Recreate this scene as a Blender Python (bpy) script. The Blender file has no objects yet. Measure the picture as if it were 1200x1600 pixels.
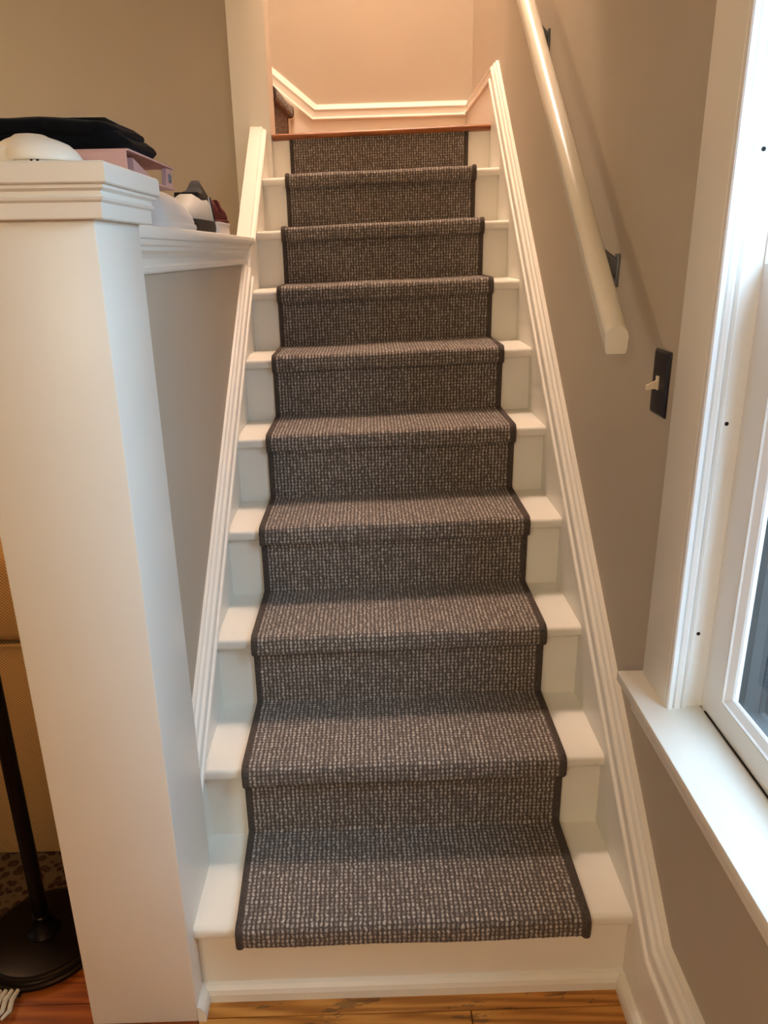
import bpy, bmesh, math, random
import numpy as np
from mathutils import Vector, Matrix, noise

random.seed(7)
sc = bpy.context.scene
C = sc.collection

# ------------------------------------------------------------------ camera
CAM = (0.3830, -1.1501, 1.4497)
YAW, PITCH, ROLL, FPX = 0.0160, -0.3317, -0.0156, 1183.9
def cam_axes():
    cy, sy, cp, sp = math.cos(YAW), math.sin(YAW), math.cos(PITCH), math.sin(PITCH)
    f = Vector((sy*cp, cy*cp, sp)); r = Vector((cy, -sy, 0)); u = r.cross(f)
    c, s = math.cos(ROLL), math.sin(ROLL)
    return r*c + u*s, u*c - r*s, f
cd = bpy.data.cameras.new('camera')
cd.sensor_fit = 'VERTICAL'; cd.sensor_height = 36.0; cd.lens = FPX*36.0/1600.0
cd.clip_start = 0.02; cd.clip_end = 200
cam = bpy.data.objects.new('camera', cd); C.objects.link(cam)
_r, _u, _f = cam_axes()
m = Matrix.Identity(4)
for i in range(3):
    m[i][0] = _r[i]; m[i][1] = _u[i]; m[i][2] = -_f[i]; m[i][3] = CAM[i]
cam.matrix_world = m
sc.camera = cam

# ------------------------------------------------------------------ world and lights
sc.view_settings.view_transform = 'Standard'
sc.view_settings.look = 'None'
sc.view_settings.exposure = 0.0
sc.view_settings.gamma = 1.0
sc.view_settings.use_curve_mapping = False
sc.cycles.use_denoising = True
sc.cycles.adaptive_threshold = 0.02
sc.cycles.max_bounces = 6
sc.cycles.diffuse_bounces = 5
sc.cycles.glossy_bounces = 2
sc.cycles.sample_clamp_indirect = 8.0

w = bpy.data.worlds.new('overcast_sky'); sc.world = w; w.use_nodes = True
bg = w.node_tree.nodes['Background']
bg.inputs[0].default_value = (0.50, 0.75, 1.0, 1)
bg.inputs[1].default_value = 18.0

def lamp(name, kind, loc, energy, color, size=0.1, rot=None, shape=None, sy=None):
    l = bpy.data.lights.new(name, kind); l.energy = energy; l.color = color
    if kind == 'POINT': l.shadow_soft_size = size
    if kind == 'AREA':
        l.size = size
        if sy: l.shape = 'RECTANGLE'; l.size_y = sy
    o = bpy.data.objects.new(name, l); C.objects.link(o); o.location = loc
    if rot: o.rotation_euler = rot
    return o
# ceiling lamp over the landing, ceiling lamp of the entry hall, daylight openings as portals
lamp('landing_ceiling_light', 'POINT', (0.40, 2.12, 5.15), 345, (1.0, 0.755, 0.62), 0.28)
lamp('hall_ceiling_light', 'POINT', (-0.35, -2.5, 1.95), 46, (1.0, 0.80, 0.54), 0.15)
lamp('living_room_fill', 'POINT', (-1.5, 0.9, 2.2), 19, (1.0, 0.76, 0.48), 0.15)  # added fill without a fixture, brightens the dark living room wall
pt = lamp('window_portal', 'AREA', (1.06, -0.36, 1.34), 1, (1, 1, 1), 0.66, (0, math.radians(90), 0), 'R', 1.3)
pt.data.size = 1.3; pt.data.size_y = 0.66; pt.data.cycles.is_portal = True

# ------------------------------------------------------------------ materials
def lin(c):
    return tuple(((v/255.0)/12.92 if v/255.0 <= 0.04045 else ((v/255.0+0.055)/1.055)**2.4) for v in c) + (1,)
class N:
    """small node helper"""
    def __init__(s, name):
        s.m = bpy.data.materials.new(name); s.m.use_nodes = True
        s.t = s.m.node_tree; s.b = s.t.nodes['Principled BSDF']; s.o = s.t.nodes['Material Output']
    def n(s, ty, **kw):
        x = s.t.nodes.new(ty)
        for k, v in kw.items(): setattr(x, k, v)
        return x
    def l(s, a, b): s.t.links.new(a, b)
    def coord(s, which='Object', scale=(1, 1, 1)):
        tc = s.n('ShaderNodeTexCoord'); mp = s.n('ShaderNodeMapping'); mp.inputs['Scale'].default_value = scale
        s.l(tc.outputs[which], mp.inputs[0]); return mp.outputs[0]
    def noise(s, vec, scale, detail=3, rough=0.55):
        x = s.n('ShaderNodeTexNoise'); x.inputs['Scale'].default_value = scale
        x.inputs['Detail'].default_value = detail; x.inputs['Roughness'].default_value = rough
        s.l(vec, x.inputs['Vector']); return x.outputs['Fac']
    def ramp(s, fac, stops):
        x = s.n('ShaderNodeValToRGB'); r = x.color_ramp
        while len(r.elements) < len(stops): r.elements.new(0.5)
        for e, (p, c) in zip(r.elements, stops): e.position = p; e.color = c
        s.l(fac, x.inputs[0]); return x.outputs[0]
    def math(s, op, a, b=None, c=None):
        x = s.n('ShaderNodeMath', operation=op)
        for i, v in enumerate((a, b, c)):
            if v is None: continue
            if isinstance(v, (int, float)): x.inputs[i].default_value = v
            else: s.l(v, x.inputs[i])
        return x.outputs[0]
    def mix(s, fac, a, b, mode='MIX'):
        x = s.n('ShaderNodeMix', data_type='RGBA', blend_type=mode)
        for i, v in ((0, fac), (6, a), (7, b)):
            if isinstance(v, (int, float)): x.inputs[i].default_value = v
            elif isinstance(v, tuple): x.inputs[i].default_value = v
            else: s.l(v, x.inputs[i])
        return x.outputs[2]
    def bump(s, h, strength=0.2, dist=0.002):
        x = s.n('ShaderNodeBump'); x.inputs['Strength'].default_value = strength; x.inputs['Distance'].default_value = dist
        s.l(h, x.inputs['Height']); s.l(x.outputs[0], s.b.inputs['Normal'])
    def set(s, rough=0.5, spec=0.5, metal=0.0, color=None):
        s.b.inputs['Roughness'].default_value = rough; s.b.inputs['Metallic'].default_value = metal
        s.b.inputs['Specular IOR Level'].default_value = spec
        if color is not None:
            if isinstance(color, tuple): s.b.inputs['Base Color'].default_value = color
            else: s.l(color, s.b.inputs['Base Color'])
def paint(name, rgb, rough=0.5, var=0.05, bscale=260, bstr=0.12, spec=0.4):
    k = N(name); v = k.coord()
    a = lin(rgb); b = tuple(x*(1-var) for x in a[:3]) + (1,)
    col = k.ramp(k.noise(v, 3.0, 4), [(0.35, b), (0.65, a)])
    k.set(rough, spec, 0, col); k.bump(k.noise(v, bscale, 2), bstr, 0.0008)
    return k.m
M = {}
M['wall'] = paint('greige_wall_paint', (193, 181, 162), 0.75, 0.04, 320, 0.2, 0.25)
M['white'] = paint('white_trim_paint', (240, 236, 225), 0.38, 0.03, 180, 0.08, 0.45)
M['ceiling'] = paint('ceiling_paint', (232, 228, 220), 0.9, 0.02)
M['window_white'] = paint('window_white', (243, 243, 240), 0.35, 0.02, 100, 0.03)
M['rail'] = paint('rail_paint', (240, 232, 212), 0.28, 0.04, 160, 0.1, 0.5)
M['black_plastic'] = paint('dark_switch_plastic', (34, 30, 36), 0.35, 0.1)
M['ivory'] = paint('ivory_plastic', (238, 228, 205), 0.35, 0.03)
M['dark'] = paint('dark_recess', (14, 13, 12), 0.8, 0.1)
M['detector'] = paint('detector_plastic', (240, 234, 220), 0.45, 0.02)
M['pink'] = paint('pink_board', (214, 172, 166), 0.6, 0.06)
M['sheet'] = paint('cream_card', (214, 200, 176), 0.7, 0.05)
M['box_white'] = paint('white_card', (232, 226, 222), 0.6, 0.03)
M['shoe_white'] = paint('white_leather', (226, 222, 216), 0.55, 0.12, 90, 0.25)
M['shoe_grey'] = paint('grey_leather', (206, 206, 200), 0.5, 0.16, 70, 0.25)
M['shoe_black'] = paint('black_rubber', (15, 14, 14), 0.6, 0.1)
M['sole'] = paint('brown_black_rubber', (48, 42, 38), 0.55, 0.1)
M['maroon'] = paint('maroon_leather', (92, 24, 30), 0.45, 0.15)
M['metal'] = paint('grey_steel', (120, 122, 124), 0.38, 0.1); M['metal'].node_tree.nodes['Principled BSDF'].inputs['Metallic'].default_value = 0.35
M['bronze'] = paint('dark_bronze', (30, 21, 15), 0.32, 0.1); M['bronze'].node_tree.nodes['Principled BSDF'].inputs['Metallic'].default_value = 0.8
M['shade'] = paint('lamp_shade_fabric', (236, 214, 176), 0.8, 0.03)
M['hedge'] = paint('hedge_leaves', (22, 26, 24), 0.8, 0.6, 30, 0.6)
M['siding'] = paint('grey_siding', (72, 71, 70), 0.8, 0.1)
M['yard'] = paint('yard_ground', (22, 23, 22), 0.9, 0.3)

def cloth_mat():
    k = N('black_knit'); v = k.coord()
    c = k.ramp(k.noise(v, 60, 4), [(0.3, lin((6, 6, 9))), (0.7, lin((16, 17, 22)))])
    k.set(0.95, 0.15, 0, c); k.b.inputs['Sheen Weight'].default_value = 0.03
    k.bump(k.noise(v, 500, 2), 0.4, 0.002); return k.m
M['cloth'] = cloth_mat()

def wood(name, c1, c2, c3, along=0, wear=False, rough=0.35):
    k = N(name)
    oi = k.n('ShaderNodeObjectInfo'); tc = k.n('ShaderNodeTexCoord')
    ad = k.n('ShaderNodeVectorMath', operation='MULTIPLY_ADD')
    cmb = k.n('ShaderNodeCombineXYZ'); 
    for i in range(3): k.l(oi.outputs['Random'], cmb.inputs[i])
    ad.inputs[1].default_value = (13.7, 7.3, 3.1)
    k.l(cmb.outputs[0], ad.inputs[0]); k.l(tc.outputs['Object'], ad.inputs[2])
    mp = k.n('ShaderNodeMapping'); scl = [26, 26, 26]; scl[along] = 1.6; mp.inputs['Scale'].default_value = scl
    k.l(ad.outputs[0], mp.inputs[0])
    n1 = k.noise(mp.outputs[0], 1.0, 5, 0.6)
    wv = k.n('ShaderNodeTexWave', wave_type='BANDS', bands_direction='DIAGONAL'); wv.inputs['Scale'].default_value = 0.9
    wv.inputs['Distortion'].default_value = 9; wv.inputs['Detail'].default_value = 3; k.l(mp.outputs[0], wv.inputs[0])
    f = k.math('ADD', k.math('MULTIPLY', n1, 0.6), k.math('MULTIPLY', wv.outputs['Fac'], 0.4))
    col = k.ramp(f, [(0.2, lin(c1)), (0.5, lin(c2)), (0.8, lin(c3))])
    if wear:
        mp2 = k.n('ShaderNodeMapping'); s2 = [45, 45, 45]; s2[along] = 9; mp2.inputs['Scale'].default_value = s2
        k.l(tc.outputs['Object'], mp2.inputs[0])
        big = k.noise(k.coord('Object', (5, 14, 1)), 1.0, 2)
        f2 = k.math('MULTIPLY', k.math('GREATER_THAN', k.noise(mp2.outputs[0], 1.0, 4, 0.7), 0.56), k.math('GREATER_THAN', big, 0.56))
        col = k.mix(k.math('MULTIPLY', f2, 0.55), col, lin((70, 58, 44)))
    k.set(rough, 0.45, 0, col); k.bump(f, 0.15, 0.001); return k.m
M['floor'] = wood('pine_floor', (150, 92, 34), (196, 132, 58), (214, 154, 78), 0, True)
M['floor_dark'] = wood('varnished_floor', (116, 52, 16), (150, 74, 26), (176, 98, 40), 0)
M['oak'] = wood('oak_nosing', (110, 58, 22), (142, 80, 32), (164, 100, 46), 0)

CELL = 0.0095
def carpet_mat():
    k = N('woven_grey_brown_carpet')
    uv = k.n('ShaderNodeUVMap'); uv.uv_map = 'weave'
    wob = k.n('ShaderNodeTexNoise'); wob.inputs['Scale'].default_value = 70; wob.inputs['Detail'].default_value = 2
    k.l(uv.outputs[0], wob.inputs['Vector'])
    ma = k.n('ShaderNodeVectorMath', operation='MULTIPLY_ADD'); ma.inputs[1].default_value = (0.009, 0.009, 0)
    k.l(wob.outputs['Color'], ma.inputs[0]); k.l(uv.outputs[0], ma.inputs[2])
    sca = k.n('ShaderNodeVectorMath', operation='SCALE'); sca.inputs['Scale'].default_value = 1/CELL; k.l(ma.outputs[0], sca.inputs[0])
    fr = k.n('ShaderNodeVectorMath', operation='FRACTION'); k.l(sca.outputs[0], fr.inputs[0])
    fl = k.n('ShaderNodeVectorMath', operation='FLOOR'); k.l(sca.outputs[0], fl.inputs[0])
    wn = k.n('ShaderNodeTexWhiteNoise', noise_dimensions='2D'); k.l(fl.outputs[0], wn.inputs['Vector'])
    sx = k.n('ShaderNodeSeparateXYZ'); k.l(fr.outputs[0], sx.inputs[0])
    dx = k.math('ABSOLUTE', k.math('SUBTRACT', sx.outputs[0], 0.5)); dy = k.math('ABSOLUTE', k.math('SUBTRACT', sx.outputs[1], 0.5))
    # rounded knot, narrower across than along
    d = k.math('SQRT', k.math('ADD', k.math('POWER', k.math('MULTIPLY', dx, 1.35), 2), k.math('POWER', dy, 2)))
    knot = k.n('ShaderNodeMapRange', interpolation_type='SMOOTHSTEP'); k.l(d, knot.inputs[0])
    for i, v in ((1, 0.62), (2, 0.12), (3, 0.0), (4, 1.0)): knot.inputs[i].default_value = v
    yarn = k.noise(uv.outputs[0], 430, 3, 0.75)
    yarn2 = k.noise(uv.outputs[0], 1500, 1, 0.5)
    base = k.mix(k.math('MULTIPLY', knot.outputs[0], k.math('ADD', 0.45, k.math('MULTIPLY', wn.outputs['Value'], 0.55))), lin((92, 83, 77)), lin((176, 164, 153)))
    # salt and pepper of the yarn
    salt = k.n('ShaderNodeMapRange'); k.l(yarn, salt.inputs[0])
    for i, v in ((1, 0.34), (2, 0.66), (3, 0.35), (4, 1.6)): salt.inputs[i].default_value = v
    bs = k.n('ShaderNodeVectorMath', operation='SCALE'); k.l(base, bs.inputs[0]); k.l(salt.outputs[0], bs.inputs['Scale'])
    # pale upright stroke of yarn on each knot, stronger on some
    def band(v, a, b_):
        x = k.n('ShaderNodeMapRange', interpolation_type='SMOOTHSTEP'); k.l(v, x.inputs[0])
        for i, q in ((1, a), (2, b_), (3, 0.0), (4, 1.0)): x.inputs[i].default_value = q
        return x.outputs[0]
    stroke = k.math('MULTIPLY', k.math('MULTIPLY', band(dx, 0.30, 0.08), band(dy, 0.48, 0.22)), band(k.math('ADD', wn.outputs['Value'], k.math('MULTIPLY', yarn, 0.9)), 0.25, 1.35))
    stroke = k.math('MULTIPLY', stroke, 0.42)
    col = k.mix(stroke, bs.outputs[0], lin((236, 227, 215)))
    drk = k.n('ShaderNodeMapRange'); k.l(yarn2, drk.inputs[0])
    for i, v in ((1, 0.34), (2, 0.46), (3, 0.7), (4, 0.0)): drk.inputs[i].default_value = v
    col = k.mix(drk.outputs[0], col, lin((38, 32, 30)))
    k.set(0.95, 0.1, 0, col); k.b.inputs['Sheen Weight'].default_value = 0.15
    k.bump(k.math('ADD', k.math('MULTIPLY', yarn, 0.7), k.math('MULTIPLY', knot.outputs[0], 0.5)), 0.5, 0.003)
    return k.m
M['carpet'] = carpet_mat()
def binding_mat():
    k = N('dark_carpet_binding'); v = k.coord()
    c = k.ramp(k.noise(v, 300, 3), [(0.3, lin((58, 51, 47))), (0.7, lin((98, 88, 81)))])
    k.set(0.9, 0.15, 0, c); k.bump(k.noise(v, 500, 2), 0.5, 0.002); return k.m
M['binding'] = binding_mat()
def twill_mat():
    k = N('tan_twill'); v = k.coord('Object', (1, 1, 1))
    wv = k.n('ShaderNodeTexWave', wave_type='BANDS', bands_direction='DIAGONAL'); wv.inputs['Scale'].default_value = 75
    wv.inputs['Distortion'].default_value = 0.6; k.l(v, wv.inputs[0])
    c = k.ramp(wv.outputs['Fac'], [(0.1, lin((138, 104, 62))), (0.8, lin((186, 148, 96)))])
    k.set(0.9, 0.15, 0, c); k.bump(wv.outputs['Fac'], 0.4, 0.001); return k.m
M['twill'] = twill_mat()
def rug_mat():
    k = N('patterned_rug'); v = k.coord()
    vo = k.n('ShaderNodeTexVoronoi'); vo.inputs['Scale'].default_value = 48; k.l(v, vo.inputs[0])
    f = k.math('ADD', vo.outputs['Distance'], k.math('MULTIPLY', k.noise(v, 60, 3), 0.5))
    c = k.ramp(f, [(0.25, lin((30, 16, 12))), (0.42, lin((74, 56, 40))), (0.6, lin((44, 22, 15))), (0.8, lin((92, 74, 54)))])  # darkened ramp: shade from sofa and lamp is put into these colours
    k.set(0.95, 0.1, 0, c); k.bump(k.noise(v, 400, 2), 0.4, 0.002); return k.m
M['rug'] = rug_mat()
M['fringe'] = paint('cotton_fringe', (206, 192, 164), 0.9, 0.2, 300, 0.4)
def glass_mat():
    k = N('window_glass'); k.t.nodes.remove(k.b)
    tr = k.n('ShaderNodeBsdfTransparent'); gl = k.n('ShaderNodeBsdfGlossy'); gl.inputs['Roughness'].default_value = 0.02
    mx = k.n('ShaderNodeMixShader'); mx.inputs[0].default_value = 0.06
    k.l(tr.outputs[0], mx.inputs[1]); k.l(gl.outputs[0], mx.inputs[2]); k.l(mx.outputs[0], k.o.inputs[0]); return k.m
M['glass'] = glass_mat()
def screen_mat():
    k = N('insect_screen'); k.t.nodes.remove(k.b)
    tr = k.n('ShaderNodeBsdfTransparent'); df = k.n('ShaderNodeBsdfDiffuse'); df.inputs[0].default_value = lin((60, 60, 60))
    mx = k.n('ShaderNodeMixShader'); mx.inputs[0].default_value = 0.35
    k.l(tr.outputs[0], mx.inputs[1]); k.l(df.outputs[0], mx.inputs[2]); k.l(mx.outputs[0], k.o.inputs[0]); return k.m
M['screen'] = screen_mat()

# ------------------------------------------------------------------ mesh helpers
class MB:
    def __init__(s): s.v = []; s.f = []
    def add(s, verts, faces):
        o = len(s.v); s.v += [tuple(p) for p in verts]; s.f += [[i+o for i in f] for f in faces]; return s
    def box(s, x0, x1, y0, y1, z0, z1):
        return s.add([(x0, y0, z0), (x1, y0, z0), (x1, y1, z0), (x0, y1, z0), (x0, y0, z1), (x1, y0, z1), (x1, y1, z1), (x0, y1, z1)],
                     [(0, 3, 2, 1), (4, 5, 6, 7), (0, 1, 5, 4), (1, 2, 6, 5), (2, 3, 7, 6), (3, 0, 4, 7)])
    def loft(s, rings, caps=True, close=False):
        n = len(rings[0]); o = len(s.v)
        for r in rings: s.v += [tuple(p) for p in r]
        for i in range(len(rings)-1 + (1 if close else 0)):
            a, b = o+i*n, o+((i+1) % len(rings))*n
            for j in range(n):
                j2 = (j+1) % n; s.f.append([a+j, a+j2, b+j2, b+j])
        if caps and not close:
            s.f.append([o+j for j in range(n)][::-1]); s.f.append([o+(len(rings)-1)*n+j for j in range(n)])
        return s
    def prism(s, poly, axis, a0, a1):
        """poly of (p,q) in the two other axes, extruded along axis"""
        def P(p, q, a): return {'x': (a, p, q), 'y': (p, a, q), 'z': (p, q, a)}[axis]
        return s.loft([[P(p, q, a0) for p, q in poly], [P(p, q, a1) for p, q in poly]])
    def lathe(s, prof, c=(0, 0, 0), n=32, lean=0.0):
        zm = max(z for _, z in prof)
        return s.loft([[(c[0]+lean*max(0, z/zm-0.3)/0.7+r*math.cos(2*math.pi*j/n), c[1]+r*math.sin(2*math.pi*j/n), c[2]+z) for j in range(n)] for r, z in prof])
    def sweep(s, prof, path, A):
        """profile points (a out along A, b across the path) along a path lying in a plane across A, mitred"""
        A = Vector(A); P = [Vector(p) for p in path]; rings = []
        for i, p in enumerate(P):
            t0 = (P[i]-P[i-1]).normalized() if i else None
            t1 = (P[i+1]-P[i]).normalized() if i < len(P)-1 else None
            n0 = t0.cross(A) if t0 else None; n1 = t1.cross(A) if t1 else None
            if n0 is None: B = n1
            elif n1 is None: B = n0
            else: B = (n0+n1).normalized(); B = B/max(0.3, B.dot(n0))
            if B.z < 0: B = -B
            rings.append([p + A*a + B*b for a, b in prof])
        return s.loft(rings)
    def tube(s, pts, r, n=10):
        P = [Vector(p) for p in pts]; rings = []
        for i, p in enumerate(P):
            t = (P[min(i+1, len(P)-1)]-P[max(i-1, 0)]).normalized()
            a = t.cross(Vector((0, 0, 1)) if abs(t.z) < 0.9 else Vector((1, 0, 0))).normalized(); b = t.cross(a)
            rr = r[i] if isinstance(r, (list, tuple)) else r
            rings.append([p + (a*math.cos(2*math.pi*j/n) + b*math.sin(2*math.pi*j/n))*rr for j in range(n)])
        return s.loft(rings)
    def build(s, name, mat, parent=None, bevel=0, smooth=False, shear=False, seg=2):
        me = bpy.data.meshes.new(name)
        v = s.v
        if shear: v = [S(*p) for p in v]
        me.from_pydata(v, [], s.f)
        bm = bmesh.new(); bm.from_mesh(me)
        bmesh.ops.recalc_face_normals(bm, faces=bm.faces)
        if bevel:
            es = [e for e in bm.edges if len(e.link_faces) == 2 and e.calc_face_angle(0) > 0.6]
            bmesh.ops.bevel(bm, geom=es, offset=bevel, segments=seg, affect='EDGES', profile=0.5)
        for f in bm.faces: f.smooth = smooth or bool(bevel)
        bm.to_mesh(me); bm.free()
        if smooth or bevel: me.set_sharp_from_angle(angle=math.radians(40))
        me.materials.append(M[mat])
        o = bpy.data.objects.new(name, me); C.objects.link(o); o.parent = parent
        return o
def tag(o, label=None, cat=None, group=None, kind=None):
    if label: o['label'] = label
    if cat: o['category'] = cat
    if group: o['group'] = group
    if kind: o['kind'] = kind
    return o
def thing(name, label, cat, loc=(0, 0, 0), group=None):
    o = bpy.data.objects.new(name, None); C.objects.link(o); o.empty_display_size = 0.1
    return tag(o, label, cat, group)
def structure(o, label, cat): return tag(o, label, cat, None, 'structure')
def arc(cx, cy, r, a0, a1, n): return [(cx+r*math.cos(math.radians(a0+(a1-a0)*i/n)), cy+r*math.sin(math.radians(a0+(a1-a0)*i/n))) for i in range(n+1)]

# ------------------------------------------------------------------ measures
H, R, T, OV, W = 0.19, 0.2381, 0.0284, 0.0216, 0.8756     # rise, run, tread thickness, overhang, stair width
TILT, SKEW = 0.0293, -0.0207                               # the old stair leans out of level and square
def S(x, y, z): xx = max(x, 0.0); return (x, y+SKEW*xx, z+TILT*xx)
XW = 0.90                     # right wall face
FZ = -0.011                   # floor level beside the tilted stair
ZL = 10*H-0.012               # landing
YB = 2.92                     # wall behind the landing
CEIL = 2.5; TOP = 5.5

# ------------------------------------------------------------------ setting
WY0, WY1, WZ0, WZ1 = -0.68, -0.036, 0.685, 2.02          # window opening
b = MB()
b.box(XW, 1.04, WY1, 3.1, -0.05, TOP); b.box(XW, 1.04, -3.3, WY0, -0.05, TOP)
b.box(XW, 1.04, WY0, WY1, -0.05, WZ0); b.box(XW, 1.04, WY0, WY1, WZ1, TOP)
structure(b.build('wall_right', 'wall'), 'greige painted wall on the right of the stairs, with handrail and window', 'wall')
structure(MB().box(-1.6, 1.04, YB, YB+0.1, 0, TOP).build('wall_back', 'wall'), 'greige wall behind the landing at the top of the stairs', 'wall')
structure(MB().box(-3.1, -0.124, 2.20, 2.30, 0, CEIL).build('wall_far', 'wall'), 'shaded living room wall behind the ledge, upper left', 'wall')
structure(MB().box(-3.2, -3.1, -3.2, 2.52, 0, CEIL).build('wall_left', 'wall'), 'left wall of the living room, out of view', 'wall')
b = MB().box(-3.2, 1.04, -3.3, -3.2, 0, CEIL)
structure(b.build('wall_rear', 'wall'), 'wall behind the camera, out of view', 'wall')
# pier between living room and the turning upper flight; stairwell walls above
structure(MB().box(-0.124, 0.018, 2.12, 2.30, 0, TOP).build('wall_pier', 'white', bevel=0.004), 'pale narrow wall end rising beside the top steps', 'wall')
b = MB().box(-0.13, 0.0, 1.0, 2.12, CEIL, TOP); b.box(-0.13, XW, 0.9, 1.0, CEIL, TOP); b.box(-1.6, -0.13, 2.20, 2.30, CEIL, TOP); b.box(-1.7, -1.6, 2.20, YB+0.1, 0, TOP)
structure(b.build('wall_stairwell', 'wall'), 'stairwell walls above the lower ceiling, out of view', 'wall')
b = MB().box(-3.2, 1.04, -3.3, 0.9, CEIL, CEIL+0.1); b.box(-3.2, -0.13, 0.9, 2.52, CEIL, CEIL+0.1); b.box(-1.7, 1.04, 0.9, 3.1, TOP, TOP+0.1)
structure(b.build('ceiling', 'ceiling'), 'ceilings of hall and stairwell, out of view', 'ceiling')

fl = MB()
fl.add([S(0.02, -3.3, -0.03), S(XW+.1, -3.3, -0.03), S(XW+.1, 0.3, -0.03), S(0.02, 0.3, -0.03), S(0.02, -3.3, -0.012), S(XW+.1, -3.3, -0.012), S(XW+.1, 0.3, -0.012), S(0.02, 0.3, -0.012)],
       [(0, 3, 2, 1), (4, 5, 6, 7), (0, 1, 5, 4), (1, 2, 6, 5), (2, 3, 7, 6), (3, 0, 4, 7)])
fl.box(-3.2, 0.02, -3.3, 2.52, -0.03, -0.012); fl.box(0.0, XW, 0.28, 3.0, -0.03, -0.012); fl.v = [(x, y, z+FZ) for x, y, z in fl.v]
floor = structure(fl.build('floor', 'floor'), 'honey coloured pine board floor at the foot of the stairs', 'floor')
# boards
def plank(x0, x1, y0, y1, mat, zs=True, zo=0.0):
    b = MB(); g = 0.0008
    b.box(x0+g, x1-g, y0+g, y1-g, FZ-0.012, FZ+zo)
    return b.build('floor_board', mat, floor, bevel=0.0012, shear=zs, seg=1)
yy = 0.03; row = 0
while yy > -1.0:
    wd = 0.058
    xs = [0.012, 0.56 if row % 2 else 0.33, 0.9]
    if row == 0: xs = [0.012, 0.9]
    for a, c in zip(xs, xs[1:]): plank(a, c, yy-wd, yy, 'floor', True, 0.0)
    yy -= wd; row += 1
fo = MB()
fo.add([S(0.012, -3.2, -0.012), S(0.9, -3.2, -0.012), S(0.9, yy, -0.012), S(0.012, yy, -0.012), S(0.012, -3.2, 0), S(0.9, -3.2, 0), S(0.9, yy, 0), S(0.012, yy, 0)],
       [(0, 3, 2, 1), (4, 5, 6, 7), (0, 1, 5, 4), (1, 2, 6, 5), (2, 3, 7, 6), (3, 0, 4, 7)])
fo.v = [(x, y, z+FZ) for x, y, z in fo.v]
fo.build('floor_board', 'floor', floor)
yy = 2.42; row = 0
while yy > -0.35:
    wd = 0.083; xs = [-3.1, -1.2 if row % 2 else -1.9, 0.012]
    for a, c in zip(xs, xs[1:]): plank(a, c, yy-wd, yy, 'floor_dark', False, 0.0)
    yy -= wd; row += 1
MB().box(-3.1, 0.012, -3.2, yy, FZ-0.012, FZ).build('floor_board', 'floor_dark', floor)

# ------------------------------------------------------------------ half wall, ledge, post
hw = structure(MB().box(-0.165, -0.02, 0.12, 1.62, 0, 1.475).build('wall_half', 'wall'), 'low greige wall left of the stairs under the white ledge', 'wall')
SL = 0.787
def zslope(y): return 1.508+SL*(y-1.606)
b = MB().prism([(1.60, 0.0), (2.125, 0.0), (2.125, zslope(2.125)-0.03), (1.60, zslope(1.60)-0.03)], 'x', -0.056, -0.02)
b.build('knee_wall', 'white', hw)
ledge = thing('wall_ledge', 'white moulded ledge on the low wall, running from the post to the stairs', 'ledge')
MB().box(-0.195, 0.002, 0.185, 1.60, 1.476, 1.50).build('top_board', 'white', ledge, bevel=0.005)
mp = [(0, 0), (0.007, 0), (0.009, 0.004), (0.009, 0.011), (0.004, 0.015), (0.004, 0.026), (0.008, 0.034), (0.014, 0.040), (0.014, 0.047), (0.018, 0.050), (0.018, 0.0595), (0, 0.0595)]
def zlow(y): return 0.531+0.786*(y-0.295)            # top line of the left stair moulding on the low wall
MB().sweep(mp, [(-0.02, 0.18, 1.4165), (-0.02, 1.405, 1.4165), (-0.02, 1.50, 1.4165)], (1, 0, 0)).build('moulding', 'white', ledge)
MB().sweep(mp, [(-0.165, 0.18, 1.4165), (-0.165, 1.6, 1.4165)], (-1, 0, 0)).build('moulding', 'white', ledge)
post = thing('newel_post', 'wide square white post with stepped moulded cap at the foot of the stairs', 'post')
PX0, PX1, PY0, PY1 = -0.199, 0.012, -0.035, 0.180
MB().box(PX0, PX1, PY0, PY1, FZ, 1.50).build('shaft', 'white', post, bevel=0.004)
def sqring(o, z): return [(PX0-o, PY0-o, z), (PX1+o, PY0-o, z), (PX1+o, PY1+o, z), (PX0-o, PY1+o, z)]
MB().loft([sqring(o, z) for o, z in ((0.002, 1.4965), (0.016, 1.4965), (0.017, 1.498), (0.017, 1.517), (0.021, 1.520), (0.022, 1.5235), (0.019, 1.5265), (0.019, 1.531), (0.025, 1.5345), (0.025, 1.5395), (0.002, 1.5396))]).build('cap_moulding', 'white', post)
MB().loft([sqring(o, z) for o, z in ((0.0, 1.5396), (0.029, 1.5396), (0.031, 1.5415), (0.031, 1.564), (0.028, 1.567), (0.0, 1.567))]).build('cap_board', 'white', post)

# ------------------------------------------------------------------ staircase
st = thing('staircase', 'straight white painted staircase of ten risers with a wooden top nosing', 'staircase')
def tread_poly(i, yb):
    y0, z1 = (i-1)*R, i*H; r = 0.011
    return [(yb, z1-T), (y0+r, z1-T)] + arc(y0+r, z1-T+r, r, 270, 180, 4)[1:] + arc(y0+r, z1-r, r, 180, 90, 4) + [(yb, z1)]
for i in range(1, 10):
    MB().prism(tread_poly(i, i*R+OV+0.018), 'x', 0.0, W).build('tread', 'white', st, smooth=True, shear=True)
for i in range(1, 11):
    y = (i-1)*R+OV; z1 = i*H-T if i < 10 else ZL-0.023
    MB().box(0.0125 if i == 1 else 0.0, W, y, y+0.016, (i-1)*H if i > 1 else FZ, z1).build('riser', 'white', st, shear=True)
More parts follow.
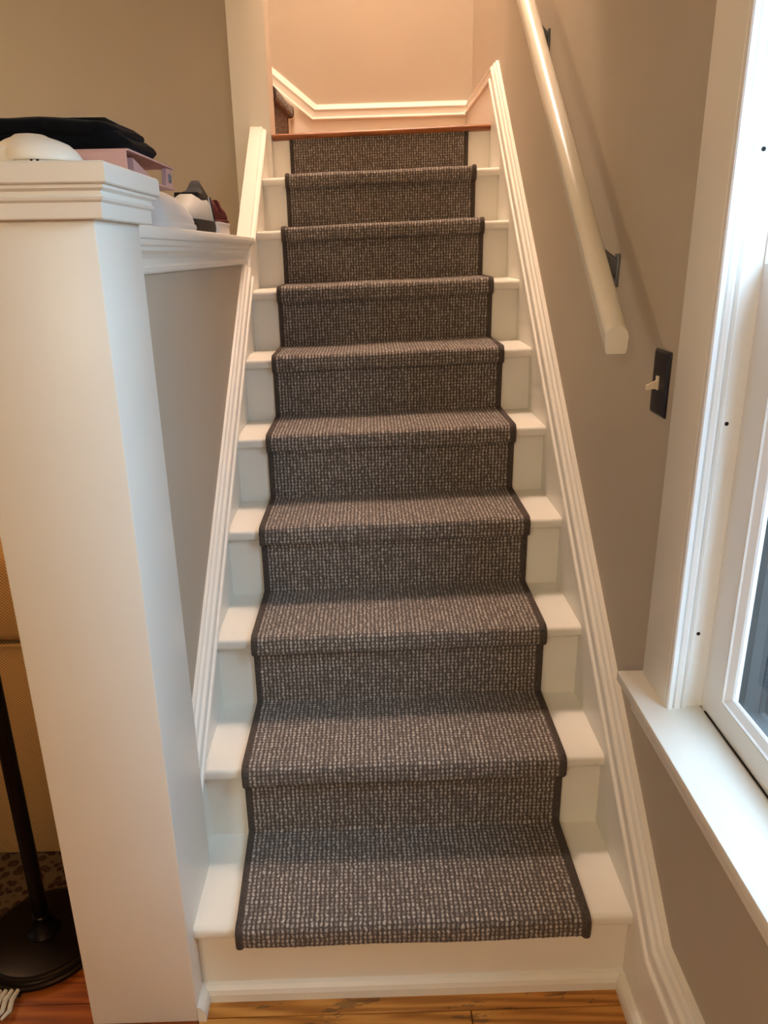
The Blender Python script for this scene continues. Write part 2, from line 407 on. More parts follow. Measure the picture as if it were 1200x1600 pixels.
# oak nosing of the landing
y0 = 9*R-0.004; r = 0.0105
MB().prism([(y0+0.16, ZL-0.022), (y0+r, ZL-0.022)] + arc(y0+r, ZL-0.011, r, 270, 90, 8)[1:] + [(y0+0.16, ZL)], 'x', 0.021, W).build('landing_nosing', 'oak', st, smooth=True, shear=True)
MB().box(0.0, W, y0+0.16, YB, ZL-0.022, ZL).build('landing_floor', 'oak', st, shear=True)
# shoe moulding along riser 1, the post and the right skirt
sp = [(0, FZ), (0.016, FZ), (0.016, 0.008), (0.013, 0.018), (0.007, 0.025), (0, 0.028)]
sh = MB().prism([(OV-a, bb) for a, bb in sp], 'x', 0.013, W)
sh.build('shoe_moulding', 'white', st, shear=True)
MB().prism([(PX1+a, bb) for a, bb in sp], 'y', PY0, OV-0.001).build('shoe_moulding', 'white', st, shear=True)
MB().prism([(W-a, bb) for a, bb in sp], 'y', -1.3, OV-0.001).build('shoe_moulding', 'white', st, shear=True)
# right skirt board and its cap moulding
caps = [(-0.135, 0.268), (2.135, 2.130)]
ys, zs = caps[0]; ye, ze = caps[1]
gap = 0.068
sl = (ze-zs)/(ye-ys); vg = gap*math.sqrt(1+sl*sl)
kx = gap*math.tan(math.atan(sl)/2)                   # shift of the mitre for the lower line
low = [(-1.6, zs-gap), (ys+kx, zs-gap), (ye+kx, ze-gap), (YB, ze-gap)]
poly = [(-1.6, FZ), (0.35, FZ), (2.2, 1.45), (YB, 1.6)] + [(y, z+0.006) for y, z in low[::-1]]
MB().prism(poly, 'x', W, XW).build('skirt_board', 'white', st)
cp = [(0, 0), (0.030, 0), (0.034, 0.003), (0.035, 0.007), (0.033, 0.011), (0.0285, 0.013), (0.0275, 0.018), (0.0275, 0.038), (0.030, 0.041), (0.031, 0.045), (0.029, 0.049), (0.023, 0.052), (0.021, 0.056), (0.019, 0.060), (0.013, 0.063), (0.011, 0.0685), (0, 0.0695)]
MB().sweep(cp, [(XW, y, z) for y, z in low], (-1, 0, 0)).build('skirt_cap_moulding', 'white', st)
# left skirt board and cap
gv = 0.064*math.sqrt(1+0.786**2)
def zl2(y): return zlow(y)-gv
poly = [(0.17, 0.0), (0.6, 0.0), (2.2, 1.3), (2.2, 1.95), (2.124, zslope(2.124)-0.012), (1.60, zslope(1.60)-0.012), (1.50, 1.470), (1.40, zl2(1.40)+0.006), (0.17, zl2(0.17)+0.006)]
MB().prism(poly, 'x', -0.02, 0.0).build('skirt_board', 'white', st)
cpl = [(a-0.004 if a > 0.004 else a, bb*0.93) for a, bb in cp]
MB().sweep(cpl, [(-0.02, 0.165, zl2(0.165)), (-0.02, 1.465, zl2(1.465))], (1, 0, 0)).build('skirt_cap_moulding', 'white', st)
# sloping cap board from the ledge up to the pier
def slopering(y, x0=-0.060, x1=-0.003):
    z = zslope(y); return [(x0, y, z-0.03), (x0, y, z), (x1-0.012, y, z), (x1-0.009, y, z-0.003), (x1-0.009, y, z-0.006), (x1, y, z-0.010), (x1+0.006, y, z-0.014), (x1+0.006, y, z-0.024), (x1, y, z-0.03)]
MB().loft([slopering(1.598), slopering(2.121)]).build('sloping_cap', 'white', st)

# baseboard of the landing with the part that climbs along the turning flight
bb_ = thing('baseboard', '', '')
bpy.data.objects.remove(bb_)
BZ = ZL+0.155
slb = 0.79; xk = 0.132
lowb = [(-1.2, YB, BZ+slb*(xk+1.2)), (xk, YB, BZ), (0.876, YB, BZ+0.012)]
base = structure(MB().prism([(-1.2, ZL-0.2), (0.876, ZL-0.02), (0.876, BZ+0.02), (xk, BZ+0.006), (-1.2, BZ+slb*(xk+1.2)+0.006)], 'y', YB-0.022, YB).build('baseboard_back', 'white'), 'white baseboard behind the landing, rising at its left end', 'baseboard')
MB().sweep([(a, bb*1.05) for a, bb in cp], lowb, (0, -1, 0)).build('cap_moulding', 'white', base)

# upper flight turning left
up = thing('upper_flight', 'turning upper flight of white steps left of the landing', 'staircase')
UX = 0.046
def wsk(x, y, z): return (x-0.070*(2.83-y), y, z)      # the turning steps run askew
for i in range(1, 4):
    x0, z1 = UX-(i-1)*0.235, ZL+i*H; r = 0.011
    pr = [(x0-0.28, z1-T), (x0-r, z1-T)] + arc(x0-r, z1-T+r, r, 270, 360, 4)[1:] + arc(x0-r, z1-r, r, 0, 90, 4) + [(x0-0.28, z1)]
    q = MB().prism(pr, 'y', 2.303, YB-0.022); q.v = [wsk(*p) for p in q.v]; q.build('tread', 'white', up, smooth=True)
    q = MB().box(x0-OV-0.016, x0-OV, 2.303, YB-0.022, z1-H, z1-T); q.v = [wsk(*p) for p in q.v]; q.build('riser', 'white', up)

# ------------------------------------------------------------------ carpet runner
def carpet_path(n0, n1, top_end):
    """surface line (y,z) of the runner, corner points with fillet radius"""
    c = 0.010; P = []
    for i in range(n0, n1+1):
        y0, z1 = (i-1)*R, i*H
        if i > n0 or n0 > 1: P += [(y0+OV-0.007, (i-1)*H+c, 0.008), (y0+OV-0.007, z1-T-c, 0.003)]
        else: P += [(y0+0.006, z1-T-c+0.002, 0)]
        P += [(y0-c-0.004, z1-T-c, 0.012), (y0-c-0.004, z1+c, 0.019)]
    i = n1+1; y0 = (i-1)*R
    P += [(y0+OV-0.007, (i-1)*H+c, 0.008), (y0+OV-0.007, top_end, 0)]
    return P
def fillet(P):
    out = []
    for k, (y, z, r) in enumerate(P):
        p = Vector((y, z))
        if r <= 0 or k in (0, len(P)-1): out.append(p); continue
        a = Vector(P[k-1][:2])-p; b_ = Vector(P[k+1][:2])-p; la, lb = a.length, b_.length; a.normalize(); b_.normalize()
        d = min(r, la*0.49, lb*0.49)
        q0, q1 = p+a*d, p+b_*d
        for t in (0, .2, .4, .6, .8, 1): out.append(q0*(1-t)**2 + p*2*t*(1-t) + q1*t**2)
    return out
def resample(pts, step):
    pts = [np.array(p) for p in pts]; L = [0]
    for a, c in zip(pts, pts[1:]): L.append(L[-1]+np.linalg.norm(c-a))
    n = int(L[-1]/step); s = np.linspace(0, L[-1], n+1)
    return np.stack([np.interp(s, L, [p[0] for p in pts]), np.interp(s, L, [p[1] for p in pts])], 1), s
def grid_mesh(name, V, nu, nv, uvs, mat, parent):
    me = bpy.data.meshes.new(name)
    idx = np.arange(nu*nv).reshape(nv, nu)
    q = np.stack([idx[:-1, :-1], idx[:-1, 1:], idx[1:, 1:], idx[1:, :-1]], -1).reshape(-1, 4)
    me.vertices.add(nu*nv); me.vertices.foreach_set('co', V.astype(np.float32).ravel())
    me.loops.add(q.size); me.loops.foreach_set('vertex_index', q.astype(np.int32).ravel())
    me.polygons.add(len(q)); me.polygons.foreach_set('loop_start', np.arange(0, q.size, 4, dtype=np.int32))
    me.update(calc_edges=True)
    uv = me.uv_layers.new(name='weave'); uv.data.foreach_set('uv', uvs[q.ravel()].astype(np.float32).ravel())
    me.polygons.foreach_set('use_smooth', np.ones(len(q), dtype=bool))
    me.materials.append(M[mat]); me.update()
    o = bpy.data.objects.new(name, me); C.objects.link(o); o.parent = parent; return o
def runner(name, label, path, xl, xr, place, parent, group):
    """woven body and two bound edges; place(u, a, b): across, along, up -> world"""
    line, s = resample(fillet(path), CELL/3)
    tang = np.gradient(line, axis=0); tang /= np.linalg.norm(tang, axis=1)[:, None]
    nrm = np.stack([-tang[:, 1], tang[:, 0]], 1)
    nu = int(abs(xr-xl)/CELL*3)+1; U = np.linspace(0, 1, nu); nv = len(line)
    rng = np.random.default_rng(3)
    uu, ss = np.meshgrid(U*(xr-xl), s)
    h = (0.5-0.5*np.cos(2*np.pi*uu/CELL))*(0.5-0.5*np.cos(2*np.pi*ss/CELL))
    hh = 0.0014*h + rng.normal(0, 0.00045, h.shape)
    wav = 0.0012*np.sin(ss*9.0+uu*4.0)+0.0010*np.sin(uu*17+ss*3)
    off = hh+wav
    a = line[:, 0][:, None]+nrm[:, 0][:, None]*off; b_ = line[:, 1][:, None]+nrm[:, 1][:, None]*off
    XL = xl(s) if callable(xl) else np.full(nv, xl); 
    x = (np.zeros((nv, nu))+xl)+uu
    V = place(x, a, b_)
    body = grid_mesh('woven_body', V.reshape(-1, 3), nu, nv, np.stack([uu.ravel(), ss.ravel()], 1), 'carpet', parent)
    # backing edge and bindings
    for xe, sg in ((xl, -1), (xr, 1)):
        step = 3; ln = line[::step]; nn = nrm[::step]; rings = []
        for p, q in zip(ln, nn):
            ring = []
            for ux, un in ((-0.0065, -0.010), (-0.0085, -0.004), (-0.0075, 0.002), (-0.003, 0.0042), (0.004, 0.0038), (0.0075, 0.001), (0.007, -0.010)):
                ring.append(place(np.array(xe+sg*(-ux)), np.array(p[0]+q[0]*un), np.array(p[1]+q[1]*un)))
            rings.append([tuple(r) for r in ring])
        MB().loft(rings).build('edge_binding', 'binding', parent, smooth=True)
    return body
rn = thing('stair_runner', 'long grey brown woven carpet runner with dark bound edges down the white stairs', 'carpet')
def place_main(x, a, z):
    x = np.asarray(x, float)
    # the runner lies about a centimetre further left from the second step on
    fr = np.clip((0.5-x)/0.4, 0, 1)*np.clip((a-0.02)/0.22, 0, 1)
    x2 = x-0.011*fr
    return np.stack([x2, a+SKEW*x2, z+TILT*x2], -1)
runner('stair_runner', '', carpet_path(1, 9, ZL-0.022), 0.105, 0.783, place_main, rn, None)
# runner on the upper flight
rn2 = thing('stair_runner', 'short end of brown woven carpet on the turning step beyond the landing', 'carpet')
def place_up(x, a, z): 
    x = np.asarray(x, float); return np.stack([UX-a-0.070*(2.83-x), x+0*a, z+ZL+0*x], -1)
pth = carpet_path(1, 1, H+0.15)
pth = [(OV-0.007, 0.004, 0), (OV-0.007, H-T-0.010, 0.003)] + pth[1:]
runner('stair_runner', '', pth, 2.315, 2.76, place_up, rn2, None)

# ------------------------------------------------------------------ handrail
hr = thing('handrail', 'cream painted round topped handrail on metal brackets along the right wall', 'handrail')
HX = 0.826; HS = 0.790; hy0, hz0 = 0.222, 1.293
def railring(y):
    z = hz0+HS*(y-hy0); wd, ht = 0.021, 0.050
    pr = [(-0.0158, -0.0245), (0.0158, -0.0245), (0.0184, -0.0225), (0.0200, -0.0160)] + [(0.0212*math.cos(math.radians(t)), 0.003+0.0225*math.sin(math.radians(t))) for t in range(-15, 196, 10)] + [(-0.0200, -0.0160), (-0.0184, -0.0225)]
    return [(HX+a, y, z+c) for a, c in pr]
MB().loft([railring(y) for y in np.linspace(hy0, 1.98, 12)]).build('rail', 'rail', hr, smooth=True)
for by in (0.482, 1.252):
    br = bpy.data.objects.new('bracket', None); C.objects.link(br); br.parent = hr; br.empty_display_size = 0.05
    zr = hz0+HS*(by-hy0)-0.024                   # rail underside
    zt = zr-0.042 if by < 1 else zr-0.042
    zc = 1.405 if by < 1 else 1.99
    MB().box(XW-0.006, XW, by-0.011, by+0.011, zc-0.033, zc+0.033).build('wall_plate', 'metal', br, bevel=0.002)
    b = MB(); yw = 0.006
    def bar(p, q, r): b.tube([p, q], r, 8)
    bar((XW-0.004, by, zc+0.018), (HX+0.004, by, zr-0.004), 0.0045)
    bar((XW-0.004, by, zc-0.022), (HX+0.012, by, zr-0.004), 0.0045)
    b.build('arm', 'metal', br, smooth=True)
    MB().prism([(XW-0.004, zc+0.016), (XW-0.004, zc-0.018), (HX+0.012, zr-0.004), (HX+0.004, zr-0.004)], 'y', by-0.0015, by+0.0015).build('web', 'metal', br)
    pts = [(HX-0.014, by-0.03, zr-0.03*HS-0.003), (HX+0.014, by-0.03, zr-0.03*HS-0.003), (HX+0.014, by+0.03, zr+0.03*HS-0.003), (HX-0.014, by+0.03, zr+0.03*HS-0.003)]
    MB().loft([pts, [(x, y, z+0.003) for x, y, z in pts]]).build('saddle', 'metal', br)

# ------------------------------------------------------------------ light switch
sw = thing('light_switch', 'black toggle light switch plate with ivory lever beside the window', 'switch')
sy0, sy1, sz0, sz1 = 0.147, 0.217, 1.164, 1.279
def plring(o, x): return [(x, sy0+o, sz0+o), (x, sy1-o, sz0+o), (x, sy1-o, sz1-o), (x, sy0+o, sz1-o)]
MB().loft([plring(0, XW), plring(0, XW-0.003), plring(0.005, XW-0.0065)]).build('plate', 'black_plastic', sw, bevel=0.001)
yc, zc = (sy0+sy1)/2+0.003, (sz0+sz1)/2
b = MB().box(XW-0.009, XW-0.006, yc-0.005, yc+0.005, zc-0.012, zc+0.012)
b.loft([[(XW-0.007, yc-0.0045, zc-0.009), (XW-0.007, yc+0.0045, zc-0.009), (XW-0.007, yc+0.0045, zc+0.005), (XW-0.007, yc-0.0045, zc+0.005)],
        [(XW-0.026, yc-0.004, zc-0.012), (XW-0.026, yc+0.004, zc-0.012), (XW-0.026, yc+0.004, zc-0.004), (XW-0.026, yc-0.004, zc-0.004)]])
b.build('toggle', 'ivory', sw)

# ------------------------------------------------------------------ window
wn = structure(MB().box(1.0, 1.036, WY0, WY1, WZ0-0.0, WZ0+0.02).build('window_1', 'siding'), 'white double hung window with deep moulded jamb on the right', 'window')
CX = 0.877                                               # casing face
MB().box(CX, XW, WY1, 0.071, WZ0+0.012, 2.12).build('casing', 'white', wn, bevel=0.002)
MB().box(CX, XW, WY0-0.107, WY0, WZ0+0.012, 2.12).build('casing', 'white', wn, bevel=0.002)
MB().box(CX, XW, WY0-0.107, 0.071, 2.02, 2.13).build('head_casing', 'white', wn, bevel=0.002)
SZ = 0.703
MB().box(0.833, 0.94, WY0-0.13, 0.083, SZ-0.021, SZ).build('stool', 'white', wn, bevel=0.004)
MB().box(0.838, XW, WY0-0.10, 0.012, SZ-0.036, SZ-0.021).build('stool_moulding', 'white', wn, bevel=0.002)
# moulded far jamb: profile in (x, y), lit by the window
def jamb(y, sg):
    pr = [(CX+0.001, 0), (CX+0.001, 0.009), (CX+0.003, 0.0115), (CX+0.009, 0.0115), (CX+0.0112, 0.009), (CX+0.0118, 0.004), (CX+0.0136, 0.004), (CX+0.0146, 0.009), (CX+0.020, 0.0115), (CX+0.0225, 0.0115), (CX+0.0245, 0.0085), (CX+0.0250, 0.004), (CX+0.0268, 0.004),
          (CX+0.0278, 0.0085), (CX+0.030, 0.0105), (CX+0.033, 0.0095), (CX+0.0342, 0.0025), (CX+0.064, 0.0025), (CX+0.064, 0.0055), (0.972, 0.0055), (0.972, 0)]
    return [(x, y-sg*d) for x, d in pr]
MB().prism(jamb(WY1, 1), 'z', SZ, WZ1).build('jamb', 'window_white', wn)
MB().prism(jamb(WY0, -1), 'z', SZ, WZ1).build('jamb', 'window_white', wn)
MB().box(CX+0.03, 1.0, WY0, WY1, WZ1-0.01, WZ1).build('head_jamb', 'window_white', wn)
for zz in (0.842, 1.196, 1.572):
    yv = WY1-0.0025
    b = MB(); n = 12
    b.loft([[(0.919+0.0032*math.cos(2*math.pi*j/n), yv-0.0006, zz+0.0032*math.sin(2*math.pi*j/n)) for j in range(n)], [(0.919+0.003*math.cos(2*math.pi*j/n), yv+0.002, zz+0.003*math.sin(2*math.pi*j/n)) for j in range(n)]])
    b.build('screw_hole', 'dark', wn)
# lower sash
def sash(xf, z0, z1, rail_b, rail_t, stile, y0, y1, name):
    b = MB(); xb = xf+0.028
    b.box(xf, xb, y1-stile, y1, z0, z1); b.box(xf, xb, y0, y0+stile, z0, z1)
    b.box(xf, xb, y0+stile, y1-stile, z0, z0+rail_b); b.box(xf, xb, y0+stile, y1-stile, z1-rail_t, z1)
    o = b.build(name, 'window_white', wn)
    # sloping glazing bead all round
    ya, yb, za, zb = y0+stile, y1-stile, z0+rail_b, z1-rail_t
    def rr(o_, x): return [(x, ya+o_, za+o_), (x, yb-o_, za+o_), (x, yb-o_, zb-o_), (x, ya+o_, zb-o_)]
    MB().loft([rr(-0.001, xf+0.001), rr(0.004, xf-0.001), rr(0.006, xf+0.002), rr(0.016, xf+0.009), rr(0.018, xf+0.012), rr(0.018, xf+0.014), rr(-0.001, xf+0.014)], close=True).build('glazing_bead', 'window_white', o)
    MB().box(xf+0.0125, xf+0.0165, ya, yb, za, zb).build('pane', 'glass', o)
    return o
sy_a, sy_b = WY0+0.006, WY1-0.0055
sash(0.941, SZ-0.006, 1.425, 0.052, 0.04, 0.060, sy_a, sy_b, 'sash')
sash(0.971, 1.39, WZ1-0.01, 0.04, 0.05, 0.060, sy_a, sy_b, 'sash')
MB().box(0.9385, 0.9405, sy_a, WY1-0.02, SZ-0.002, SZ+0.0015).build('gap_seal', 'dark', wn)
# outer frame strips and insect screen
b = MB()
b.box(1.0, 1.036, WY1-0.03, WY1, WZ0, WZ1); b.box(1.0, 1.036, WY0, WY0+0.03, WZ0, WZ1); b.box(1.0, 1.036, WY0, WY1, WZ1-0.03, WZ1)
b.build('outer_frame', 'siding', wn)
MB().box(1.026, 1.027, WY0+0.03, WY1-0.03, WZ0+0.02, 1.42).build('screen', 'screen', wn)

# outside
structure(MB().box(1.05, 14, -14, 14, -0.65, -0.6).build('ground', 'yard'), 'ground outside the window', 'ground')
hd = bpy.data.meshes.new('hedge'); bm = bmesh.new()
bmesh.ops.create_grid(bm, x_segments=60, y_segments=24, size=1)
for v in bm.verts:
    u, t = v.co.x, (v.co.y+1)/2
    z = -0.6+2.2*t; yv = 0.5+3.0*u
    d = noise.noise(Vector((yv*2.2, z*2.2, 1)))*0.25+noise.noise(Vector((yv*9, z*9, 4)))*0.10
    v.co = (2.6+d+0.6*max(0, t-0.7)*2, yv, z+0.1*noise.noise(Vector((yv*5, 3, z))))
ex = bmesh.ops.extrude_face_region(bm, geom=bm.faces[:])
for v in [e for e in ex['geom'] if isinstance(e, bmesh.types.BMVert)]: v.co.x = 3.4+0.1*v.co.x
bmesh.ops.recalc_face_normals(bm, faces=bm.faces); bm.to_mesh(hd); bm.free(); hd.materials.append(M['hedge'])
ho = bpy.data.objects.new('hedge', hd); C.objects.link(ho)
tag(ho, 'dark shrubs seen through the window screen', 'hedge')

# ------------------------------------------------------------------ things on the post and the ledge
# smoke detector
sd = thing('smoke_detector', 'white domed smoke detector lying on the post cap', 'detector')
DC = (-0.079, 0.045, 1.567)
MB().lathe([(0.0, 0), (0.048, 0), (0.050, 0.002), (0.050, 0.010), (0.0, 0.010)], DC, 40).build('base_ring', 'detector', sd, smooth=True)
MB().lathe([(0.0, 0.0085), (0.0555, 0.0085), (0.0565, 0.010), (0.0565, 0.014), (0.054, 0.023), (0.047, 0.032), (0.036, 0.0375), (0.026, 0.041), (0.020, 0.0445), (0.010, 0.046), (0, 0.046)], DC, 40, -0.012).build('cover', 'detector', sd, smooth=True)
b = MB().box(-0.010, 0.010, -0.0585, -0.050, 0.006, 0.026); b.v = [(x+DC[0]-0.028, y+DC[1]+0.010, z+DC[2]) for x, y, z in b.v]
b.build('latch', 'detector', sd, bevel=0.002)
for da in (-0.10, 0.06):
    a = -math.pi/2+0.22+da*1.0
    cx, cy = DC[0]+0.0495*math.cos(a), DC[1]+0.0495*math.sin(a)
    b = MB().box(-0.0016, 0.0016, -0.0012, 0.0012, 0.002, 0.0085); ca, sa = math.cos(a+math.pi/2), math.sin(a+math.pi/2)
    b.v = [(cx+x*ca-y*sa, cy+x*sa+y*ca, DC[2]+z) for x, y, z in b.v]; b.build('slot', 'dark', sd)

# pink binder lying flat, its open side to the stairs
pb = thing('pink_binder', 'pink ring binder lying flat across the post cap under the black clothes', 'binder')
BX1, BY0, BY1, BZ0 = 0.010, 0.172, 0.470, 1.5675
BXL = BX1-0.27
MB().box(BXL, BX1, BY0, BY1, BZ0, BZ0+0.003).build('cover', 'pink', pb, bevel=0.001)
MB().prism([(BXL, BZ0+0.036), (BXL, BZ0+0.039), (BX1, BZ0+0.041), (BX1, BZ0+0.038)], 'y', BY0, BY1).build('cover', 'pink', pb)
MB().box(BXL, BX1-0.004, BY0, BY0+0.003, BZ0+0.003, BZ0+0.038).build('end_flap', 'pink', pb)
MB().box(BXL, BXL+0.003, BY0+.003, BY1, BZ0+0.003, BZ0+0.036).build('spine', 'pink', pb)
MB().prism([(BY0+0.05, BZ0+0.003), (BY0+0.20, BZ0+0.003), (BY0+0.05, BZ0+0.033)], 'x', BXL+0.05, BX1-0.008).build('inner_wedge', 'pink', pb)
MB().prism([(BY1-0.06, BZ0+0.003), (BY1-0.002, BZ0+0.003), (BY1-0.002, BZ0+0.037), (BY1-0.045, BZ0+0.037)], 'x', BX1-0.012, BX1-0.004).build('end_panel', 'pink', pb)
b = MB(); n = 14
def ringx(x, r): return [(x, BY1-0.026+r*math.cos(2*math.pi*j/n), BZ0+0.020+r*math.sin(2*math.pi*j/n)) for j in range(n)]
b.loft([ringx(BX1-0.004, 0.009), ringx(BX1-0.002, 0.008), ringx(BX1-0.002, 0.005), ringx(BX1-0.004, 0.004)])
b.build('rivet', 'metal', pb, smooth=True)

# folded black clothes: three soft folded layers
bc = thing('folded_clothes', 'pile of folded black clothes lying on the pink binder', 'clothes')
def soft_slab(x0, x1, y0, y1, z0, z1, seed, amp=0.006):
    b = MB(); nx, ny = 34, 20; rings = []
    rad = (z1-z0)/2; zc = (z0+z1)/2
    for i in range(nx+1):
        t = i/nx; x = x0+(x1-x0)*t
        e = min(1.0, (1-t)*(x1-x0)/(rad*2.0)); kx = math.sqrt(max(0.03, 1-(1-e)**2))
        e2 = min(1.0, t*(x1-x0)/rad); kx *= math.sqrt(max(0.03, 1-(1-e2)**2))
        ring = []
        m_ = 28
        for j in range(m_):
            a = 2*math.pi*j/m_; ca, sa = math.cos(a), math.sin(a)
            yy_ = (abs(ca)**0.35)*(1 if ca > 0 else -1); zz_ = (abs(sa)**0.75)*(1 if sa > 0 else -1)
            y = (y0+y1)/2+(y1-y0)/2*yy_*(0.72+0.28*kx); z = zc+rad*zz_*kx
            nn = noise.noise(Vector((x*9+seed, y*9, z*14)))*amp+noise.noise(Vector((x*22, y*22+seed, z*40)))*amp*0.5
            ring.append((x, y+nn*0.8, max(z0, z+nn*(1 if sa > 0 else 0.2))))
        rings.append(ring)
    return b.loft(rings)
CZ = BZ0+0.0415
soft_slab(-0.42, -0.006, 0.21, 0.44, CZ, CZ+0.036, 1, 0.008).build('lower_layer', 'cloth', bc, smooth=True)
soft_slab(-0.43, -0.022, 0.20, 0.42, CZ+0.022, CZ+0.052, 5, 0.008).build('upper_layer', 'cloth', bc, smooth=True)
shx = MB().prism([(-0.40, CZ+0.0530), (-0.40, CZ+0.0538), (-0.040, CZ+0.0545), (-0.040, CZ+0.0537)], 'y', 0.235, 0.40).build('cream_folder', 'sheet')
tag(shx, 'thin cream sheet of card on top of the black clothes', 'card')

# shoes: lofted along their length (u heel->toe), cross-sections in (w, z)
def shoe_body(L, wid, hts, sole_h, n=22, grow=1.0, heel_round=0.5):
    """returns upper rings in local coords: u along length 0..L, w across, z up; hts = height along u"""
    rings = []
    for i in range(n+1):
        t = i/n; u = L*t
        wv = wid*(0.80+0.20*math.sin(math.pi*min(1, t*0.9+0.18)))
        end = min(1, t/0.10); wv *= math.sqrt(max(0.05, 1-(1-end)**2*heel_round*1.6))
        if t > 0.80: wv *= math.sqrt(max(0.04, 1-((t-0.80)/0.20)**2*0.96))
        h_ = np.interp(t, [a for a, _ in hts], [c for _, c in hts])
        top = 0.34 if t < 0.45 else 0.34+0.2*(t-0.45)
        ring = []
        for a, c in ((-1, 0), (-1.03, 0.25), (-0.93, 0.6), (-0.72, 0.86), (-top, 1.0), (top, 1.0), (0.72, 0.86), (0.93, 0.6), (1.03, 0.25), (1, 0)):
            ring.append((u, a*wv/2, sole_h+c*h_))
        rings.append(ring)
    return rings
def sole_rings(L, wid, z0, z1, toe_lift=0.006, n=22, heel_round=0.5):
    rings = []
    for i in range(n+1):
        t = i/n; u = -0.004+(L+0.008)*t
        wv = (wid+0.010)*(0.80+0.20*math.sin(math.pi*min(1, t*0.9+0.18)))
        end = min(1, t/0.10); wv *= math.sqrt(max(0.06, 1-(1-end)**2*heel_round*1.6))
        if t > 0.80: wv *= math.sqrt(max(0.05, 1-((t-0.80)/0.20)**2*0.95))
        lift = toe_lift*max(0, (t-0.75)/0.25)**2
        rings.append([(u, -wv/2, z0+lift), (u, wv/2, z0+lift), (u, wv/2+0.002, (z0+z1)/2), (u, wv/2, z1), (u, -wv/2, z1), (u, -wv/2-0.002, (z0+z1)/2)])
    return rings
def put(rings, org, ang):
    ca, sa = math.cos(ang), math.sin(ang)
    return [[(org[0]+u*ca-v*sa, org[1]+u*sa+v*ca, org[2]+z) for u, v, z in r] for r in rings]
LZ = 1.5005
# white shoe, toe pointing away along the ledge
sA = thing('shoe', 'plain off white shoe lying toe away beside the post cap', 'shoe', group='shoes on the ledge')
oA, aA = (-0.062, 0.475, LZ), math.radians(86)
MB().loft(put(shoe_body(0.275, 0.088, [(0, 0.060), (0.15, 0.062), (0.4, 0.062), (0.62, 0.050), (0.82, 0.034), (1, 0.016)], 0.010), oA, aA)).build('upper', 'shoe_white', sA, smooth=True)
MB().loft(put(sole_rings(0.275, 0.086, 0, 0.012, 0.003), oA, aA)).build('sole', 'shoe_white', sA, smooth=True)
# grey and white sneaker, heel pointing away
sB = thing('sneaker', 'grey and white sneaker with black collar and black sole on the ledge', 'shoe', group='shoes on the ledge')
oB, aB = (-0.070, 1.055, LZ), math.radians(-90)
MB().loft(put(shoe_body(0.27, 0.086, [(0, 0.066), (0.10, 0.072), (0.30, 0.060), (0.5, 0.066), (0.7, 0.046), (0.85, 0.034), (1, 0.014)], 0.026), oB, aB)).build('upper', 'shoe_grey', sB, smooth=True)
MB().loft(put(sole_rings(0.27, 0.090, 0, 0.030, 0.008), oB, aB)).build('sole', 'sole', sB, smooth=True)
# heel collar with its raised tab
rings = []
for i in range(13):
    t = i/12; u = 0.004+0.125*t
    h_ = np.interp(t, [0, 0.10, 0.24, 0.5, 1], [0.134, 0.128, 0.108, 0.099, 0.095])
    wv = float(np.interp(t, [0, 0.15, 0.35, 1], [0.009, 0.015, 0.027, 0.030]))
    rings.append([(u, -0.031, 0.082), (u, 0.031, 0.082), (u, 0.030, 0.095), (u, wv*0.95, max(h_, 0.0965)), (u, -wv*0.95, max(h_, 0.0965)), (u, -0.030, 0.095)])
MB().loft(put(rings, oB, aB)).build('collar', 'shoe_black', sB, smooth=True)
b = MB().loft(put([[(-0.0035, -0.036, 0.03), (-0.0035, 0.036, 0.03), (-0.003, 0.028, 0.092), (-0.003, -0.028, 0.092)], [(0.010, -0.043, 0.03), (0.010, 0.043, 0.03), (0.010, 0.035, 0.092), (0.010, -0.035, 0.092)]], oB, aB))
b.build('heel_patch', 'shoe_white', sB, bevel=0.002)
for wsd in (-1, 1):
    pts = []
    for t in (0, .25, .5, .75, 1): pts.append((0.006, wsd*(0.0435-0.008*t), 0.032+0.06*t))
    MB().tube([p for p in put([pts], oB, aB)[0]], 0.0018, 6).build('heel_seam', 'shoe_black', sB)
# white box lid and maroon shoe on it
bx = thing('white_box', 'flat white cardboard box under the maroon shoe on the ledge', 'box')
MB().box(-0.185, -0.022, 1.085, 1.250, LZ, LZ+0.027).build('tray', 'box_white', bx, bevel=0.001)
MB().box(-0.187, -0.020, 1.083, 1.252, LZ+0.0272, LZ+0.032).build('lid', 'box_white', bx, bevel=0.001)
sC = thing('maroon_shoe', 'dark maroon leather shoe on the white box', 'shoe', group='shoes on the ledge')
oC, aC = (-0.095, 1.075, LZ+0.0325), math.radians(74)
MB().loft(put(shoe_body(0.18, 0.082, [(0, 0.062), (0.2, 0.068), (0.45, 0.060), (0.55, 0.046), (0.8, 0.040), (1, 0.022)], 0.006), oC, aC)).build('upper', 'maroon', sC, smooth=True)
MB().loft(put(sole_rings(0.18, 0.080, 0, 0.007, 0.002), oC, aC)).build('sole', 'maroon', sC)
rg = [[(0.095, -0.043, 0.03), (0.112, -0.043, 0.03), (0.112, 0.043, 0.03), (0.095, 0.043, 0.03)], [(0.095, -0.033, 0.060), (0.112, -0.032, 0.056), (0.112, 0.032, 0.056), (0.095, 0.033, 0.060)]]
MB().loft(put(rg, oC, aC)).build('strap', 'maroon', sC, bevel=0.002)

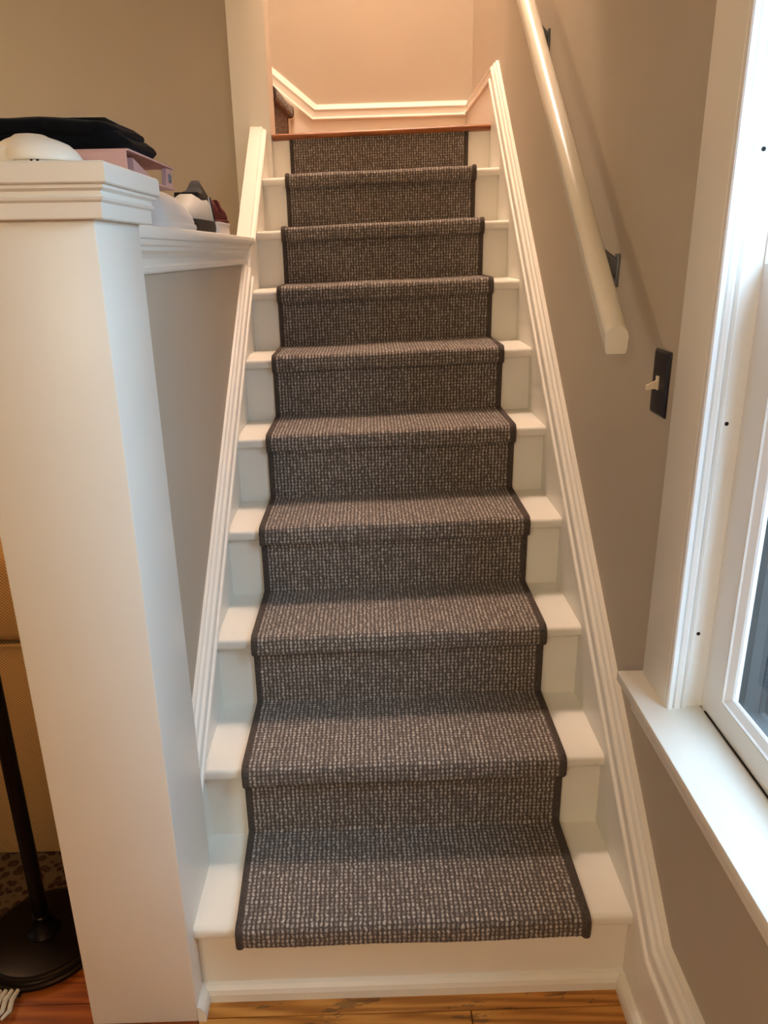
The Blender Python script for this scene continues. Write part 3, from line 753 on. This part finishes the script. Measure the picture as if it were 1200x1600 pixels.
# ------------------------------------------------------------------ living room, seen left of the post
rug = thing('rug', 'patterned red and cream rug with pale fringe under the floor lamp', 'rug')
MB().box(-2.4, -0.372, 0.03, 1.9, FZ+0.0003, FZ+0.007).build('woven_field', 'rug', rug)
for i in range(60):
    x = -0.376-i*0.0125; fx = random.uniform(-.004, .004)
    pts = [(x, 0.034, 0.005), (x+random.uniform(-.004, .004), 0.012, 0.0065), (x+random.uniform(-.006, .006), -0.012, 0.005), (x+random.uniform(-.008, .008), -0.030+random.uniform(-.006, .006), 0.0045)]
    MB().tube(pts, [0.0045, 0.0056, 0.0050, 0.0030], 6).build('fringe_tassel', 'fringe', rug, smooth=True)
lm = thing('floor_lamp', 'dark bronze floor lamp with round stepped base behind the post', 'lamp')
LC = (-0.372, 0.168, FZ+0.0075)
MB().lathe([(0, 0), (0.134, 0), (0.137, 0.004), (0.136, 0.009), (0.130, 0.011), (0.129, 0.015), (0.126, 0.018), (0.119, 0.020), (0.117, 0.024), (0.108, 0.026), (0, 0.027)], LC, 64).build('base', 'bronze', lm, smooth=True)
MB().lathe([(0, 0.026), (0.034, 0.026), (0.035, 0.029), (0.030, 0.036), (0.022, 0.050), (0.0185, 0.066), (0.019, 0.072), (0.0165, 0.075), (0, 0.076)], LC, 40).build('pole_foot', 'bronze', lm, smooth=True)
MB().lathe([(0, 0.07), (0.0158, 0.07), (0.0158, 1.32), (0.008, 1.325), (0.008, 1.42), (0, 1.42)], LC, 24).build('pole', 'bronze', lm, smooth=True)
MB().loft([[(LC[0]+r*math.cos(a*math.pi/16), LC[1]+r*math.sin(a*math.pi/16), z) for a in range(32)] for r, z in ((0.15, 1.24), (0.10, 1.46), (0.098, 1.46), (0.148, 1.24))], close=True).build('lamp_shade', 'shade', lm, smooth=True)
lamp('floor_lamp_bulb', 'POINT', (LC[0], LC[1], 1.36), 3.5, (1.0, 0.62, 0.32), 0.04).parent = lm

sf = thing('sofa', 'tan twill sofa behind the floor lamp', 'sofa')
SY = 0.425
MB().box(-1.15, -0.24, SY, SY+1.0, FZ+0.008, 0.595).build('arm_skirt', 'twill', sf, bevel=0.012)
MB().box(-1.15, -0.235, SY-0.006, SY+1.0, 0.602, 0.83).build('upper_cushion', 'twill', sf, bevel=0.035, seg=4)
MB().tube([(-1.15, SY-0.002, 0.6), (-0.24, SY-0.002, 0.6)], 0.005, 8).build('piping', 'twill', sf)
